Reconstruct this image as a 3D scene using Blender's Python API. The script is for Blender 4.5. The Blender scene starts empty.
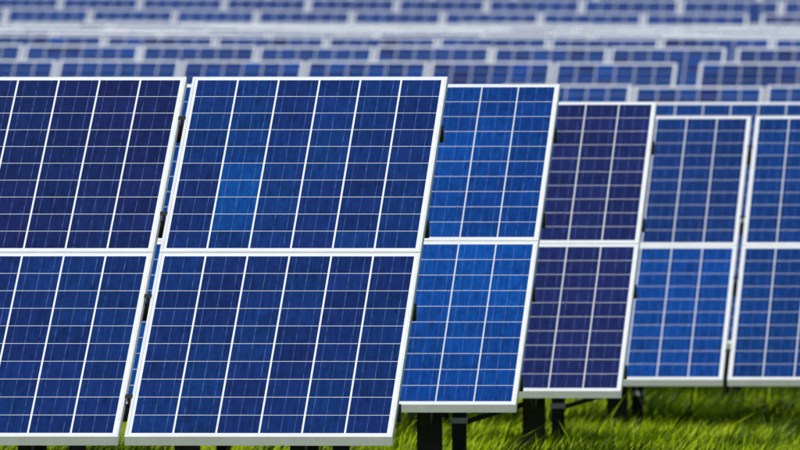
import bpy, math, random
import numpy as np
from mathutils import Matrix, Vector, Euler

random.seed(7)
rng = np.random.default_rng(7)
scene = bpy.context.scene
col = scene.collection
R = math.radians

# ------------------------------------------------------------------ camera, sky, sun, exposure
EYE = 1.10                      # camera height above the near ground, metres
FPX = 15590.0                   # focal length in photograph pixels (800 wide)
cam_d = bpy.data.cameras.new('camera')
cam_d.sensor_width = 36.0
cam_d.lens = 36.0 * FPX / 800.0
cam_d.clip_start = 1.0
cam_d.clip_end = 2000.0
cam_d.dof.use_dof = True
cam_d.dof.focus_distance = 58.8
cam_d.dof.aperture_fstop = 14.5
cam = bpy.data.objects.new('camera', cam_d)
cam.location = (0, 0, EYE)
cam.rotation_euler = (R(90), 0, 0)
col.objects.link(cam)
scene.camera = cam

SUN_EL, SUN_AZ = R(47), R(-140)     # azimuth from +Y towards +X: high, left and a little behind the camera
sun_dir = Vector((math.sin(SUN_AZ) * math.cos(SUN_EL), math.cos(SUN_AZ) * math.cos(SUN_EL), math.sin(SUN_EL)))
world = bpy.data.worlds.new('World')
scene.world = world
world.use_nodes = True
wn = world.node_tree
sky = wn.nodes.new('ShaderNodeTexSky')
sky.sky_type = 'NISHITA'
sky.sun_disc = False
sky.sun_elevation = SUN_EL
sky.sun_rotation = SUN_AZ
bg = wn.nodes['Background']
bg.inputs['Strength'].default_value = 0.10
wn.links.new(sky.outputs[0], bg.inputs['Color'])

sun_d = bpy.data.lights.new('sun', 'SUN')
sun_d.energy = 4.2
sun_d.angle = R(0.5)
sun_d.color = (1.0, 0.96, 0.90)
sun = bpy.data.objects.new('sun', sun_d)
sun.rotation_euler = sun_dir.to_track_quat('Z', 'Y').to_euler()
sun.location = (-30, -20, 60)
col.objects.link(sun)

scene.view_settings.view_transform = 'Standard'
scene.view_settings.look = 'None'
scene.view_settings.exposure = 0.0
scene.view_settings.gamma = 1.0

# ------------------------------------------------------------------ materials
def new_mat(name):
    m = bpy.data.materials.new(name)
    m.use_nodes = True
    nt = m.node_tree
    return m, nt, nt.nodes['Principled BSDF']

def nd(nt, kind, **kw):
    n = nt.nodes.new(kind)
    for k, v in kw.items():
        setattr(n, k, v)
    return n

def math_n(nt, op, a, b=None):
    n = nd(nt, 'ShaderNodeMath', operation=op)
    for i, v in enumerate((a, b)):
        if v is None:
            continue
        if isinstance(v, (int, float)):
            n.inputs[i].default_value = v
        else:
            nt.links.new(v, n.inputs[i])
    return n.outputs[0]

def cell_material(name, ox):
    """Polycrystalline silicon under glass: crystal grain, three printed busbars, cell-to-cell shade."""
    m, nt, p = new_mat(name)
    L = nt.links.new
    info = nd(nt, 'ShaderNodeObjectInfo')
    tc = nd(nt, 'ShaderNodeTexCoord')
    off = nd(nt, 'ShaderNodeVectorMath', operation='ADD')
    L(tc.outputs['Object'], off.inputs[0])
    rv = nd(nt, 'ShaderNodeCombineXYZ')
    r17 = math_n(nt, 'MULTIPLY', info.outputs['Random'], 37.0)
    L(r17, rv.inputs[0]); L(r17, rv.inputs[2])
    L(rv.outputs[0], off.inputs[1])
    # long grain along the slope
    sc = nd(nt, 'ShaderNodeVectorMath', operation='MULTIPLY')
    sc.inputs[1].default_value = (85, 7, 1)
    L(off.outputs[0], sc.inputs[0])
    n1 = nd(nt, 'ShaderNodeTexNoise')
    n1.inputs['Scale'].default_value = 1.0
    n1.inputs['Detail'].default_value = 3
    L(sc.outputs[0], n1.inputs['Vector'])
    # crystal facets
    sc2 = nd(nt, 'ShaderNodeVectorMath', operation='MULTIPLY')
    sc2.inputs[1].default_value = (62, 26, 1)
    L(off.outputs[0], sc2.inputs[0])
    v1 = nd(nt, 'ShaderNodeTexVoronoi')
    v1.inputs['Scale'].default_value = 1.0
    L(sc2.outputs[0], v1.inputs['Vector'])
    vs = nd(nt, 'ShaderNodeSeparateColor')
    L(v1.outputs['Color'], vs.inputs[0])
    # per cell shade (also for cells that share one mesh: snap to the cell pitch)
    sn = nd(nt, 'ShaderNodeVectorMath', operation='SNAP')
    ad = nd(nt, 'ShaderNodeVectorMath', operation='ADD')
    ad.inputs[1].default_value = (ox, ox, 0)
    L(tc.outputs['Object'], ad.inputs[0]); L(ad.outputs[0], sn.inputs[0])
    sn.inputs[1].default_value = (0.159, 0.159, 1.0)
    wn_ = nd(nt, 'ShaderNodeTexWhiteNoise', noise_dimensions='4D')
    L(sn.outputs[0], wn_.inputs['Vector'])
    L(math_n(nt, 'MULTIPLY', info.outputs['Random'], 91.0), wn_.inputs['W'])
    a = math_n(nt, 'MULTIPLY', math_n(nt, 'SUBTRACT', n1.outputs['Fac'], 0.5), 1.3)
    b = math_n(nt, 'MULTIPLY', math_n(nt, 'SUBTRACT', vs.outputs[0], 0.5), 0.28)
    c = math_n(nt, 'MULTIPLY', math_n(nt, 'SUBTRACT', wn_.outputs['Value'], 0.5), 0.22)
    gain = math_n(nt, 'ADD', math_n(nt, 'ADD', math_n(nt, 'ADD', a, b), c), 1.0)
    gain = math_n(nt, 'MAXIMUM', gain, 0.25)
    colr = nd(nt, 'ShaderNodeVectorMath', operation='SCALE')
    L(info.outputs['Color'], colr.inputs[0]); L(gain, colr.inputs['Scale'])
    # busbars: thin printed silver lines at 1/6, 1/2, 5/6 of the cell, broken by their solder pads
    sx = nd(nt, 'ShaderNodeSeparateXYZ')
    L(tc.outputs['Object'], sx.inputs[0])
    if ox == 0:                  # joined cells repeat at the cell pitch
        u = math_n(nt, 'MULTIPLY', math_n(nt, 'SUBTRACT', math_n(nt, 'MODULO', math_n(nt, 'ADD', sx.outputs[0], 0.159 * 4), 0.159), 0.004), 3 / 0.151)
    else:
        u = math_n(nt, 'MULTIPLY', math_n(nt, 'ADD', sx.outputs[0], 0.0755), 3 / 0.151)
    fr3 = math_n(nt, 'ABSOLUTE', math_n(nt, 'SUBTRACT', math_n(nt, 'FRACT', u), 0.5))
    mr = nd(nt, 'ShaderNodeMapRange', interpolation_type='SMOOTHSTEP')
    mr.inputs['From Min'].default_value = 0.014
    mr.inputs['From Max'].default_value = 0.050
    mr.inputs['To Min'].default_value = 1.0
    mr.inputs['To Max'].default_value = 0.0
    L(fr3, mr.inputs['Value'])
    bus = mr.outputs[0]
    brk = nd(nt, 'ShaderNodeTexNoise')
    brk.inputs['Scale'].default_value = 1.0
    s3 = nd(nt, 'ShaderNodeVectorMath', operation='MULTIPLY')
    s3.inputs[1].default_value = (40, 16, 1)
    L(off.outputs[0], s3.inputs[0]); L(s3.outputs[0], brk.inputs['Vector'])
    bus = math_n(nt, 'MULTIPLY', bus, math_n(nt, 'MULTIPLY', math_n(nt, 'MAXIMUM', math_n(nt, 'SUBTRACT', brk.outputs['Fac'], 0.28), 0.0), 1.5))
    mix = nd(nt, 'ShaderNodeMix', data_type='RGBA')
    L(bus, mix.inputs[0]); L(colr.outputs[0], mix.inputs[6])
    mix.inputs[7].default_value = (0.085, 0.13, 0.34, 1)
    L(mix.outputs[2], p.inputs['Base Color'])
    p.inputs['Roughness'].default_value = 0.45
    p.inputs['Specular IOR Level'].default_value = 0.08
    p.inputs['Coat Weight'].default_value = 0.20
    p.inputs['Coat Roughness'].default_value = 0.06
    return m

M_CELL = cell_material('silicon_cell', 0.0795)
M_GRID = cell_material('silicon_cell_joined', 0.0)

def plain(name, base, rough, metal=0.0, var=0.10, scale=8.0, spec=0.5, coat=0.0):
    m, nt, p = new_mat(name)
    tc = nd(nt, 'ShaderNodeTexCoord')
    nz = nd(nt, 'ShaderNodeTexNoise')
    nz.inputs['Scale'].default_value = scale
    nz.inputs['Detail'].default_value = 5
    nt.links.new(tc.outputs['Object'], nz.inputs['Vector'])
    rp = nd(nt, 'ShaderNodeValToRGB')
    rp.color_ramp.elements[0].position = 0.3
    rp.color_ramp.elements[1].position = 0.7
    rp.color_ramp.elements[0].color = tuple(c * (1 - var) for c in base) + (1,)
    rp.color_ramp.elements[1].color = tuple(min(1, c * (1 + var)) for c in base) + (1,)
    nt.links.new(nz.outputs['Fac'], rp.inputs[0])
    nt.links.new(rp.outputs[0], p.inputs['Base Color'])
    p.inputs['Roughness'].default_value = rough
    p.inputs['Metallic'].default_value = metal
    p.inputs['Specular IOR Level'].default_value = spec
    p.inputs['Coat Weight'].default_value = coat
    p.inputs['Coat Roughness'].default_value = 0.06
    return m

M_SHEET = plain('white_backsheet', (0.70, 0.73, 0.73), 0.4, var=0.04, coat=0.3)
M_FRAME = plain('anodised_aluminium', (0.70, 0.73, 0.73), 0.42, metal=0.15, var=0.06, scale=14)
M_POST = plain('dark_steel', (0.022, 0.022, 0.021), 0.65, var=0.35, scale=25, spec=0.25)
M_RAIL = plain('rail_steel', (0.06, 0.062, 0.06), 0.6, var=0.25, scale=12, spec=0.3)
M_BRIGHT = plain('galvanised_steel', (0.5, 0.51, 0.53), 0.45, metal=0.4, var=0.15, scale=20)

# ------------------------------------------------------------------ mesh helpers
def mesh_of(name, verts, faces, mat):
    me = bpy.data.meshes.new(name)
    me.from_pydata(verts, [], faces)
    me.materials.append(mat)
    me.update()
    return me

BOXF = [(0, 3, 2, 1), (4, 5, 6, 7), (0, 1, 5, 4), (1, 2, 6, 5), (2, 3, 7, 6), (3, 0, 4, 7)]

def box_geo(x0, x1, y0, y1, z0, z1):
    return [(x0, y0, z0), (x1, y0, z0), (x1, y1, z0), (x0, y1, z0),
            (x0, y0, z1), (x1, y0, z1), (x1, y1, z1), (x0, y1, z1)], list(BOXF)

def join_geo(parts):
    V, F = [], []
    for v, f in parts:
        b = len(V)
        V += v
        F += [tuple(i + b for i in q) for q in f]
    return V, F

def bar_geo(p, q, w, h, up=Vector((0, 0, 1))):
    p, q = Vector(p), Vector(q)
    d = (q - p).normalized()
    s = d.cross(up)
    s = s.normalized() if s.length > 1e-4 else Vector((1, 0, 0))
    t = s.cross(d).normalized()
    V = []
    for e in (p, q):
        for a, b in ((-1, -1), (1, -1), (1, 1), (-1, 1)):
            V.append(tuple(e + s * (a * w / 2) + t * (b * h / 2)))
    return V, list(BOXF)

def section_geo(prof, z0, z1):
    """Extrude a closed profile (list of x, y) from z0 to z1."""
    n = len(prof)
    V = [(x, y, z0) for x, y in prof] + [(x, y, z1) for x, y in prof]
    F = [(i, (i + 1) % n, n + (i + 1) % n, n + i) for i in range(n)]
    F += [tuple(range(n - 1, -1, -1)), tuple(range(n, 2 * n))]
    return V, F

def add(name, me, parent=None, loc=(0, 0, 0), rot=(0, 0, 0), color=None, scale=None, kind=None):
    o = bpy.data.objects.new(name, me)
    o.location = loc
    o.rotation_euler = rot
    if scale:
        o.scale = scale
    if color:
        o.color = (*color, 1)
    if parent:
        o.parent = parent
    if kind:
        o['kind'] = kind
    col.objects.link(o)
    return o

# ------------------------------------------------------------------ the ground
ALPHA = R(4.05)                  # the rows are turned a little from the line of sight
TILT = R(24.2)
PW, PH, PGAP, VGAP = 0.992, 1.650, 0.024, 0.010
SLANT = 2 * PH + VGAP
CLEAR = 0.32
PITCH = PW + PGAP

def table_frame(px, py, d, roll):
    """World matrix of a row whose top right corner lies on the photograph's point (px, py) at distance d."""
    P = Vector(((px - 400) / FPX * d, d, EYE + (225 - py) / FPX * d))
    rot = Euler((0, roll, -ALPHA), 'XYZ').to_matrix()
    top = Vector((0, SLANT * math.cos(TILT), CLEAR + SLANT * math.sin(TILT)))
    return P - rot @ top, (0, roll, -ALPHA)

# name key: (x of the reference right edge, y of its top, distance, sideways roll)
ROWS = [
    ('r1', 447.7, 76.8, 60.5, 0.0),
    ('r2', 560.0, 84.2, 67.7, 0.0),
    ('r3', 656.5, 102.0, 74.9, 0.0),
    ('r4', 751.3, 116.3, 82.1, 0.0),
    ('r5', 818.0, 102.3, 89.3, 0.0),
    ('r9', 764.0, 86.0, 119.6, 0.002),
    ('r10', 677.0, 62.5, 127.2, 0.0055),
    ('r11', 726.0, 48.0, 134.7, 0.0055),
    ('r12', 660.0, 38.3, 141.9, 0.0055),
    ('r13', 700.0, 34.8, 146.2, 0.0063),
    ('r14', 760.0, 33.0, 150.4, 0.0050),
    ('r15', 715.0, 31.0, 154.6, 0.0060),
    ('r16', 775.0, 29.1, 158.8, 0.0049),
    ('r16b', 690.0, 26.9, 163.0, 0.0062),
    ('r16c', 742.0, 24.8, 167.4, 0.0052),
    ('r17', 748.0, 14.0, 178.2, 0.0085),
    ('r18', 781.0, 0.6, 186.0, 0.0065),
    ('r19', 760.0, -14.0, 193.5, 0.0065),
]
FR = {k: table_frame(x, y, d, r) for k, x, y, d, r in ROWS}
gy = [-30.0, 40.0] + [FR[k][0].y + 1.5 for k, *_ in ROWS] + [230.0, 300.0, 600.0]
gz = [FR['r1'][0].z] * 2 + [FR[k][0].z for k, *_ in ROWS] + [FR['r19'][0].z + 1.3, FR['r19'][0].z + 2.8, FR['r19'][0].z - 6.0]
groll = [0.0, 0.0] + [math.tan(r) for *_, r in ROWS] + [0.006, 0.0, 0.0]
gx0 = [0.0, 0.0] + [FR[k][0].x for k, *_ in ROWS] + [2.0, 0.0, 0.0]

def ground_z(x, y):
    xx = np.clip(x, -25, 25)
    bump = 0.018 * np.sin(x * 2.1 + y * 0.7) * np.sin(y * 1.3 - x * 0.4)
    return np.interp(y, gy, gz) - np.interp(y, gy, groll) * (xx - np.interp(y, gy, gx0)) + bump

def ground_material():
    m, nt, p = new_mat('meadow_soil')
    tc = nd(nt, 'ShaderNodeTexCoord')
    n = nd(nt, 'ShaderNodeTexNoise'); n.inputs['Scale'].default_value = 9; n.inputs['Detail'].default_value = 8
    nt.links.new(tc.outputs['Object'], n.inputs['Vector'])
    rp = nd(nt, 'ShaderNodeValToRGB')
    e = rp.color_ramp.elements
    e[0].position, e[0].color = 0.32, (0.020, 0.026, 0.004, 1)
    e[1].position, e[1].color = 0.68, (0.085, 0.150, 0.006, 1)
    nt.links.new(n.outputs['Fac'], rp.inputs[0])
    nt.links.new(rp.outputs[0], p.inputs['Base Color'])
    p.inputs['Roughness'].default_value = 0.95
    p.inputs['Specular IOR Level'].default_value = 0.1
    bp = nd(nt, 'ShaderNodeBump'); bp.inputs['Strength'].default_value = 0.6; bp.inputs['Distance'].default_value = 0.05
    nt.links.new(n.outputs['Fac'], bp.inputs['Height'])
    nt.links.new(bp.outputs[0], p.inputs['Normal'])
    return m

def build_ground():
    xs = np.concatenate([np.linspace(-260, -14, 14), np.linspace(-12, 14, 66), np.linspace(16, 260, 14)])
    ys = np.concatenate([np.linspace(-30, 48, 14), np.linspace(50, 120, 176), np.linspace(121, 215, 95), np.linspace(222, 600, 30)])
    X, Y = np.meshgrid(xs, ys)
    Z = ground_z(X, Y)
    V = np.stack([X.ravel(), Y.ravel(), Z.ravel()], 1)
    nx = len(xs)
    F = [(j * nx + i, j * nx + i + 1, (j + 1) * nx + i + 1, (j + 1) * nx + i)
         for j in range(len(ys) - 1) for i in range(nx - 1)]
    me = mesh_of('ground', V.tolist(), F, ground_material())
    for q in me.polygons:
        q.use_smooth = True
    add('ground', me, kind='structure')
build_ground()

# ------------------------------------------------------------------ panel meshes (origin at the panel's centre, x along the row, y up the slope)
CP, CS, CH = 0.159, 0.1517, 0.1543      # cell pitch, cell width and height
sheet_me = mesh_of('solar_panel', *box_geo(-PW / 2 + .002, PW / 2 - .002, -PH / 2 + .002, PH / 2 - .002, -0.006, 0.0), M_SHEET)

def frame_mesh():
    lip, dep = 0.011, 0.036
    W, H = PW / 2, PH / 2
    def ring(w, h, z):
        return [(-w, -h, z), (w, -h, z), (w, h, z), (-w, h, z)]
    c = 0.0012
    rings = [ring(W - 0.016, H - 0.016, -dep), ring(W, H, -dep), ring(W, H, 0.0016 - c), ring(W - c, H - c, 0.0016),
             ring(W - lip, H - lip, 0.0016), ring(W - lip, H - lip, -0.0004)]
    V = [v for r_ in rings for v in r_]
    F = []
    for k in range(len(rings) - 1):
        for i in range(4):
            j = (i + 1) % 4
            F.append((k * 4 + i, k * 4 + j, k * 4 + 4 + j, k * 4 + 4 + i))
    return mesh_of('frame', V, F, M_FRAME)
frame_me = frame_mesh()
cell_me = mesh_of('cell', *box_geo(-CS / 2, CS / 2, -CH / 2, CH / 2, -0.0004, 0.0006), M_CELL)
CW = 0.1540                      # the panels of the rows behind have a closer cell spacing
close_cell_me = mesh_of('cell', *box_geo(-CW / 2, CW / 2, -CH / 2, CH / 2, -0.0004, 0.0006), M_CELL)

def cells_mesh(skip_rows):
    """All cells of a panel below the first skip_rows rows, as separate thin wafers in one mesh."""
    parts = []
    for r_ in range(skip_rows, 10):
        for c in range(6):
            x, y = (c - 2.5) * CP, (4.5 - r_) * CP
            parts.append(box_geo(x - CW / 2, x + CW / 2, y - CH / 2, y + CH / 2, -0.0004, 0.0006))
    return mesh_of('cell_grid', *join_geo(parts), M_GRID)
grid_me = {k: cells_mesh(k) for k in (0, 3)}

# fittings
def post_profile(w, d, t):
    return [(-w / 2, -d / 2), (w / 2, -d / 2), (w / 2, -d / 2 + t), (-w / 2 + t, -d / 2 + t), (-w / 2 + t, d / 2 - t),
            (w / 2, d / 2 - t), (w / 2, d / 2), (-w / 2, d / 2)]
CT, ST = math.cos(TILT), math.sin(TILT)
def on_slope(u, n):              # local y, z at slope distance u from the bottom edge and n below the glass
    return u * CT + n * ST, CLEAR + u * ST - n * CT
RAIL_U = (0.35, 1.25, 2.01, 2.91)
FRONT_Y, REAR_Y = 0.45, 2.30
front_top = CLEAR + FRONT_Y * math.tan(TILT) - 0.16
rear_top = CLEAR + REAR_Y * math.tan(TILT) - 0.16
front_me = mesh_of('front_post', *section_geo(post_profile(0.102, 0.070, 0.009), -0.5, front_top), M_POST)
rear_me = mesh_of('rear_post', *section_geo(post_profile(0.060, 0.055, 0.007), -0.5, rear_top), M_POST)
ya, za = on_slope(0.12, 0.115); yb, zb = on_slope(SLANT - 0.12, 0.115)
rafter_me = mesh_of('rafter', *bar_geo((0, ya, za), (0, yb, zb), 0.05, 0.07), M_POST)
collar_me = mesh_of('collar', *join_geo([box_geo(-.036, .036, -.034, -.029, -.012, .012), box_geo(-.036, .036, .029, .034, -.012, .012),
                                         box_geo(-.0365, -.0315, -.029, .029, -.012, .012), box_geo(.0315, .0365, -.029, .029, -.012, .012)]), M_BRIGHT)
clamp_me = mesh_of('clamp', *join_geo([box_geo(-.014, .014, -.016, .016, .0020, .0034), box_geo(-.005, .005, -.015, .015, -.04, .0022),
                                       box_geo(-.0045, .0045, -.0045, .0045, .0034, .0052)]), M_POST)
_rails, _braces = {}, {}
def rail_mesh(n_):
    if n_ not in _rails:
        x0, x1 = -n_ * PITCH + PGAP - 0.008, 0.008
        _rails[n_] = mesh_of('rail', *box_geo(x0, x1, -0.02, 0.02, -0.055, 0.0), M_RAIL)
    return _rails[n_]
brace_me = mesh_of('brace', *bar_geo((0.03, 0, 0), (0.31, 0, 0.085), 0.02, 0.022), M_POST)
diag_me = mesh_of('brace', *bar_geo((0, REAR_Y - 0.03, 0.42), (0, FRONT_Y + 0.36, front_top + 0.12), 0.028, 0.03), M_POST)

# ------------------------------------------------------------------ a row of panels on its rack
NAVY, BLUE, SKYB, VIOLET = (0.009, 0.022, 0.130), (0.006, 0.034, 0.185), (0.001, 0.074, 0.375), (0.013, 0.023, 0.135)
MID = (0.006, 0.037, 0.200)

GAIN = 0.55
def jit(c, a=0.075):
    g = 1 + random.uniform(-a, a)
    h = random.uniform(-a, a) * 0.5
    return (max(0.001, c[0] * g * (1 - h)), c[1] * g * (1 + h), c[2] * g)

POSTS = []
def solar_row(key, label, n, tint, detail=0, right=0, shift=0.0, edges=None, post_every=1, group='rows of solar panels on the meadow slope', cell_fn=None, post_x=-0.36, uneven=0.0):
    """tint(column, tier) -> colour. detail: 'full' = every visible cell an object, 'top' = the three top rows of cells, 'none' = joined.
    right: columns right of the reference edge. edges: explicit (right edge, width) of each column, metres from the reference edge."""
    base, rot = FR[key]
    e = bpy.data.objects.new('solar_panel_row', None)
    e.empty_display_size = 0.3
    mat = Euler(rot, 'XYZ').to_matrix()
    x_ref = shift + right * PITCH
    e.location = base + mat @ Vector((x_ref, 0, 0))
    e.rotation_euler = rot
    e['label'] = label
    e['category'] = 'solar array'
    e['group'] = group
    col.objects.link(e)
    if edges is None:
        edges = [(-i * PITCH, PW) for i in range(n)]
    for i, (xr, w) in enumerate(edges):
        sx = w / PW
        lift = random.uniform(-uneven, uneven)
        for tier in (0, 1):          # 0 = upper, 1 = lower
            u = SLANT - PH / 2 if tier == 0 else PH / 2
            y, z = on_slope(u, 0.0)
            c0 = tint(i, tier)
            # installers never get two panels perfectly level
            wob = (TILT + random.uniform(-.0006, .0006), 0, 0)
            p = add('solar_panel', sheet_me, e, (xr - w / 2, y, z + lift), wob, scale=(sx, 1, 1) if abs(sx - 1) > 1e-3 else None)
            add('frame', frame_me, p)
            rows = detail(i, tier) if callable(detail) else detail
            if rows:
                for r_ in range(rows):
                    for c in range(6):
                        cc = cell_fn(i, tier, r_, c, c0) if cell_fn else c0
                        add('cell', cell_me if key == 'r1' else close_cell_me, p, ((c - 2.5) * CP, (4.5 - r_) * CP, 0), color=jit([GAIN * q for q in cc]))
            if rows < 10:
                add('cell_grid', grid_me[rows], p, color=[GAIN * q for q in c0], kind='stuff')
    length = len(edges)
    x_left = edges[-1][0] - edges[-1][1]
    for u in RAIL_U:
        y, z = on_slope(u, 0.0375)
        if abs(-length * PITCH + PGAP - x_left) < 0.01:
            add('rail', rail_mesh(length), e, (0, y, z), (TILT, 0, 0))
        else:
            me = mesh_of('rail', *box_geo(x_left - .008, .008, -0.02, 0.02, -0.055, 0.0), M_RAIL)
            add('rail', me, e, (0, y, z), (TILT, 0, 0))
        if post_every == 1:
            yc, zc = on_slope(u, 0.0)
            for i in range(1, length):
                add('clamp', clamp_me, e, (edges[i][0] + PGAP / 2, yc, zc), (TILT, 0, 0))
    k = 0
    x = post_x
    while x > x_left + 0.1:
        add('front_post', front_me, e, (x, FRONT_Y, 0))
        POSTS.append(base + mat @ Vector((x_ref + x, FRONT_Y, 0)))
        POSTS.append(base + mat @ Vector((x_ref + x, REAR_Y, 0)))
        rp = add('rear_post', rear_me, e, (x, REAR_Y, 0))
        add('rafter', rafter_me, e, (x, 0, 0))
        if post_every == 1:
            add('collar', collar_me, rp, (0, 0, 0.225))
            add('brace', diag_me, e, (x, 0, 0))
            if k == 0 and key != 'r1':
                add('brace', brace_me, e, (x, REAR_Y, 0.22))
        x -= PITCH * post_every
        k += 1
    return e

def const(c):
    return lambda i, t: c

# first row: the patch of brighter blue cells in the main panel, darker left panel
def main_cells(i, tier, r_, c, c0):
    if i == 0 and tier == 0:
        if c == 1 and r_ in (5, 6, 7, 8):
            return {5: (0.001, 0.070, 0.33), 6: (0.001, 0.088, 0.40), 7: (0.001, 0.088, 0.40), 8: (0.002, 0.070, 0.33)}[r_]
        if c == 1 and r_ in (2, 3, 4):
            return (0.004, 0.048, 0.24)
        if c == 0 and r_ in (5, 6, 7):
            return (0.007, 0.028, 0.155)
    if i == 0:
        k = 1.0 + 0.14 * math.sin(c * 1.9 + r_ * 0.6 + tier * 2)
        return (c0[0] * (2 - k), c0[1] * k, c0[2] * (0.5 + k / 2))
    k = 1.0 + 0.12 * math.sin(c * 1.3 - r_ * 0.5 + tier * 3)
    return (c0[0] * (2 - k), c0[1] * k, c0[2] * (0.55 + .45 * k))

solar_row('r1', 'nearest row of solar panels, sharp in focus, the two widest panels at front left', 2,
          lambda i, t: [[MID, BLUE], [NAVY, BLUE]][i][t], detail=10, cell_fn=main_cells)

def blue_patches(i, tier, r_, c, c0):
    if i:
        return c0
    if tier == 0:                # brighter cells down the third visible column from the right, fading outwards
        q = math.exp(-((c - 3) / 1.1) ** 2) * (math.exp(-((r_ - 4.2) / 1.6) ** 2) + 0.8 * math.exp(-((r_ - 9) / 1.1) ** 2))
    else:                        # sky reflection painted as a cell colour gradient, upper right cells brightest
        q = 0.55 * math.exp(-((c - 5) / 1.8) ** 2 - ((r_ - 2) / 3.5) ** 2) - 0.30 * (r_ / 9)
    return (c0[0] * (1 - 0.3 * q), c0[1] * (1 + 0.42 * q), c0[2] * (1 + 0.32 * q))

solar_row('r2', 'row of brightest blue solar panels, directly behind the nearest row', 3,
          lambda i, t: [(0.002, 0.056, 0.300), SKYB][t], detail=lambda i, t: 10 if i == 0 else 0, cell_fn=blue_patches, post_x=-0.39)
solar_row('r3', 'row of dark violet blue solar panels between two brighter blue rows', 2,
          lambda i, t: VIOLET, detail=lambda i, t: 10 if i == 0 else 0, post_x=-0.43)
solar_row('r4', 'row of blue solar panels with a narrow gap between two panels, at right above grass', 4,
          lambda i, t: [[(0.004, 0.050, 0.250), (0.003, 0.050, 0.250)], [(0.006, 0.042, 0.210), (0.002, 0.068, 0.345)]][min(i, 1)][t],
          detail=lambda i, t: 10 if i < 2 else 0, right=1, post_x=-0.56)
solar_row('r5', 'slightly blurred row of solar panels, a thin strip just above the gapped row', 2,
          const((0.004, 0.052, 0.260)), detail=lambda i, t: 3 if t == 0 else 0)

def far_tint(*choices):
    r_ = random.Random(len(choices) * 13 + int(choices[0][2] * 1e4))
    tab = {}
    def f(i, t):
        if i not in tab:
            tab[i] = tuple(q * v for q, v in zip((0.95, 1.45, 1.32), r_.choice(choices)))  # stronger green and blue paint haze and sky reflection into far cells
        return tab[i]
    return f
top3 = lambda i, t: 3 if t == 0 else 0
DEEP = (0.006, 0.040, 0.210)
DUSK = (0.009, 0.028, 0.165)
def far_cells(i, tier, r_, c, c0):
    q = random.random()
    return DUSK if q < 0.12 else ((0.002, 0.064, 0.34) if q > 0.90 else c0)

solar_row('r9', 'blurred row of solar panels ending under the notch, lowest of the far rows', 4, far_tint(DEEP, MID, DEEP), detail=top3, right=1, cell_fn=far_cells, uneven=0.008)
solar_row('r10', 'blurred row of far solar panels just above the nearest row, ending in a bright corner', 7, far_tint(MID, DEEP, BLUE), detail=top3, cell_fn=far_cells, uneven=0.008)
solar_row('r10', 'short blurred far row of solar panels starting right of the wide blue notch', 2, const(MID), detail=top3, right=2,
          shift=23 / 121.9 - PGAP, cell_fn=far_cells)
solar_row('r11', 'second blurred far row above the nearest row, its bright corner ending near the right side', 8, far_tint(MID, BLUE, DEEP), detail=top3, cell_fn=far_cells, uneven=0.008)
solar_row('r11', 'short blurred far row at the right edge, above and behind the wide notch', 2, const(DEEP), detail=top3, right=2,
          shift=11.5 / 115.7 - PGAP, cell_fn=far_cells)
solar_row('r12', 'thin blurred far row of dark blue cells just under the pale white band', 8, far_tint(DEEP, MID), detail=top3, right=2, cell_fn=far_cells, uneven=0.008)
solar_row('r13', 'pale stripe of far panel tops, lowest in the white band across the hill', 8, far_tint(DEEP, MID), right=1, uneven=0.009)
solar_row('r14', 'pale stripe of far panel tops, second from below in the white band', 9, far_tint(MID, BLUE), right=1, uneven=0.009)
solar_row('r15', 'pale stripe of far panel tops, third from below in the white band', 9, far_tint(DEEP, BLUE), right=1, uneven=0.009)
solar_row('r16', 'pale stripe of far panel tops, fourth from below in the white band', 9, far_tint(MID, DEEP), right=1, uneven=0.009)
solar_row('r16b', 'pale stripe of far panel tops, fifth from below in the white band', 9, far_tint(MID, DEEP), right=2, uneven=0.009)
solar_row('r16c', 'pale stripe of far panel tops, uppermost in the white band across the hill', 10, far_tint(MID, DEEP), right=1, uneven=0.009)

def px_edges(px, s):
    """Column edges in photograph pixels, right to left, into (right edge, width) in metres."""
    out = []
    for a, b in zip(px[:-1], px[1:]):
        out.append(((a - px[0]) / s, (a - b) / s - PGAP))
    return out
s17, s18 = FPX / 178.2, FPX / 186.0
solar_row('r17', 'very blurred far row with a thin dark strip of cells above the pale white band', 0, far_tint(MID, BLUE, DEEP),
          edges=px_edges([748, 643, 540, 442, 351, 255, 173, 88, 3, -80], s17), post_every=2)
solar_row('r17', 'very blurred short far row at upper right, past the dark square notch', 0, const(MID),
          edges=px_edges([862, 760], s17), shift=(862 - 748) / s17, post_every=2)
solar_row('r18', 'topmost blurred row of blue solar panels along the upper edge', 0, far_tint(MID, BLUE),
          edges=px_edges([883, 781, 680, 581.5, 486, 396, 307, 223, 138, 58, -22], s18), shift=(883 - 781) / s18, post_every=2)
solar_row('r19', 'last far row of solar panels behind the topmost blurred one', 10, far_tint(MID, DEEP), right=1, post_every=2)

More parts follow.
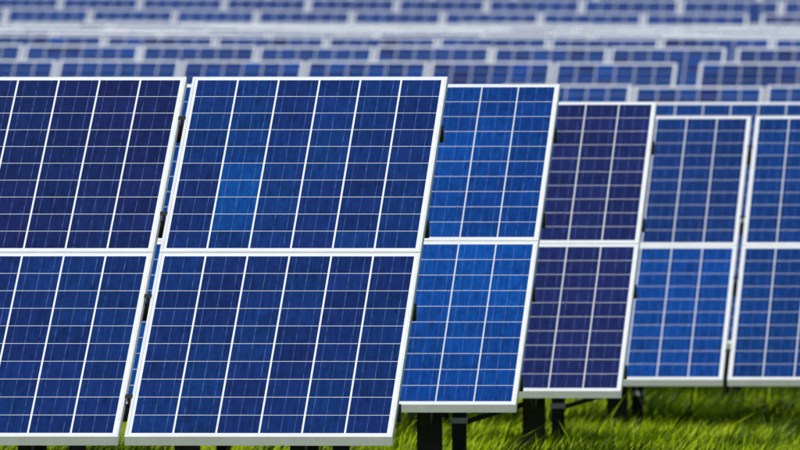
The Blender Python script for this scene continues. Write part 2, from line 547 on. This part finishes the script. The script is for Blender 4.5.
# ------------------------------------------------------------------ grass
def grass_material():
    m = bpy.data.materials.new('grass_blade')
    m.use_nodes = True
    nt = m.node_tree
    nt.nodes.clear()
    out = nd(nt, 'ShaderNodeOutputMaterial')
    geo = nd(nt, 'ShaderNodeNewGeometry')
    rp = nd(nt, 'ShaderNodeValToRGB')
    el = rp.color_ramp.elements
    el[0].position, el[0].color = 0.0, (0.18, 0.30, 0.003, 1)
    el[1].position, el[1].color = 1.0, (0.50, 0.52, 0.07, 1)
    for pos, c in ((0.35, (0.42, 0.60, 0.003, 1)), (0.7, (0.56, 0.72, 0.004, 1)), (0.93, (0.60, 0.70, 0.010, 1))):
        k = el.new(pos); k.color = c
    nt.links.new(geo.outputs['Random Per Island'], rp.inputs[0])
    d = nd(nt, 'ShaderNodeBsdfDiffuse')
    t = nd(nt, 'ShaderNodeBsdfTranslucent')
    g = nd(nt, 'ShaderNodeBsdfGlossy'); g.inputs['Roughness'].default_value = 0.4
    # lime grass in noise patches; between them, soft shade painted as dark blade colour
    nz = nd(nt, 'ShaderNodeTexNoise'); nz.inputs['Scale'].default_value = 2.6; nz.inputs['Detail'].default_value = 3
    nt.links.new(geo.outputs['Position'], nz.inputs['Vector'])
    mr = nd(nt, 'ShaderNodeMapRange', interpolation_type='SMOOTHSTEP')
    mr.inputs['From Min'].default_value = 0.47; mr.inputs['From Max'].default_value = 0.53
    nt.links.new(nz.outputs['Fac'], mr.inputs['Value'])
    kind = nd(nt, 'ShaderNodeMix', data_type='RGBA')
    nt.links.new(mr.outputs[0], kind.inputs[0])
    shade_ramp = nd(nt, 'ShaderNodeValToRGB')
    shade_ramp.color_ramp.elements[0].color = (0.016, 0.034, 0.003, 1)
    shade_ramp.color_ramp.elements[1].color = (0.085, 0.15, 0.004, 1)
    nt.links.new(geo.outputs['Random Per Island'], shade_ramp.inputs[0])
    nt.links.new(shade_ramp.outputs[0], kind.inputs[6]); nt.links.new(rp.outputs[0], kind.inputs[7])
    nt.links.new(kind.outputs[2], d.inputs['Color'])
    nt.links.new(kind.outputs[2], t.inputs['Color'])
    mx = nd(nt, 'ShaderNodeMixShader'); mx.inputs[0].default_value = 0.45
    nt.links.new(d.outputs[0], mx.inputs[1]); nt.links.new(t.outputs[0], mx.inputs[2])
    mg = nd(nt, 'ShaderNodeMixShader'); mg.inputs[0].default_value = 0.01
    nt.links.new(mx.outputs[0], mg.inputs[1]); nt.links.new(g.outputs[0], mg.inputs[2])
    nt.links.new(mg.outputs[0], out.inputs['Surface'])
    return m

def build_grass():
    def field(n, x0, x1, y0, y1, h0, h1, w0, w1):
        x = rng.uniform(x0, x1, n); y = rng.uniform(y0, y1, n)
        patch = np.sin(x * 1.7 + 0.6 * np.sin(y * 0.9)) * np.sin(y * 1.15 + 1.3 * np.sin(x * 0.8)) + 0.5 * np.sin(x * 4.1 + y * 2.3)
        patch = np.clip(0.5 + 0.4 * patch, 0, 1)
        h = rng.uniform(h0, h1, n) * (0.25 + 1.1 * patch)
        for p in POSTS:          # trodden short in front of the posts
            if p.y < 84:
                near = (np.abs(x - p.x + 0.02) < 0.13) & (y > p.y - 1.1) & (y < p.y + 0.15)
                h = np.where(near, h * 0.25, h)
        w = rng.uniform(w0, w1, n)
        z = ground_z(x, y) - 0.01
        az = rng.uniform(0, 2 * np.pi, n)
        sx, sy = np.cos(az) * w, np.sin(az) * w * 0.6
        # leaning to the right, as if in wind
        lx = h * (0.42 + rng.normal(0, 0.28, n)); ly = h * rng.normal(0, 0.3, n)
        V = np.empty((n, 5, 3))
        V[:, 0] = np.stack([x - sx, y - sy, z], 1)
        V[:, 1] = np.stack([x + sx, y + sy, z], 1)
        mx, my = x + lx * 0.32, y + ly * 0.32
        V[:, 2] = np.stack([mx + sx * .8, my + sy * .8, z + h * 0.58], 1)
        V[:, 3] = np.stack([mx - sx * .8, my - sy * .8, z + h * 0.58], 1)
        V[:, 4] = np.stack([x + lx, y + ly, z + h * 0.97], 1)
        return V.reshape(-1, 3), n
    parts = [field(210000, -4.5, 5.5, 63, 90, 0.05, 0.145, 0.0025, 0.0055),
             field(150000, -3.0, 6.0, 90, 124, 0.06, 0.17, 0.003, 0.007),
             field(26000, -5.5, 6.5, 48, 63, 0.08, 0.18, 0.003, 0.007),
             field(16000, -8, 9, 124, 136, 0.08, 0.22, 0.005, 0.010),
             # taller loose tufts and weeds standing out of the sward
             field(6000, -3.0, 5.0, 70, 106, 0.12, 0.24, 0.002, 0.004)]
    V = np.concatenate([p[0] for p in parts]); n = sum(p[1] for p in parts)
    me = bpy.data.meshes.new('grass')
    me.vertices.add(len(V)); me.vertices.foreach_set('co', V.ravel())
    b = (np.arange(n) * 5)[:, None]
    idx = np.concatenate([b + np.array([0, 1, 2, 3]), b + np.array([3, 2, 4])], 1).ravel()
    me.loops.add(len(idx)); me.loops.foreach_set('vertex_index', idx.astype(np.int32))
    tot = np.tile([4, 3], n)
    st = np.concatenate([[0], np.cumsum(tot)[:-1]])
    me.polygons.add(2 * n)
    me.polygons.foreach_set('loop_start', st.astype(np.int32))
    me.materials.append(grass_material())
    me.update(calc_edges=True)
    me.validate()
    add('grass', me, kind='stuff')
build_grass()
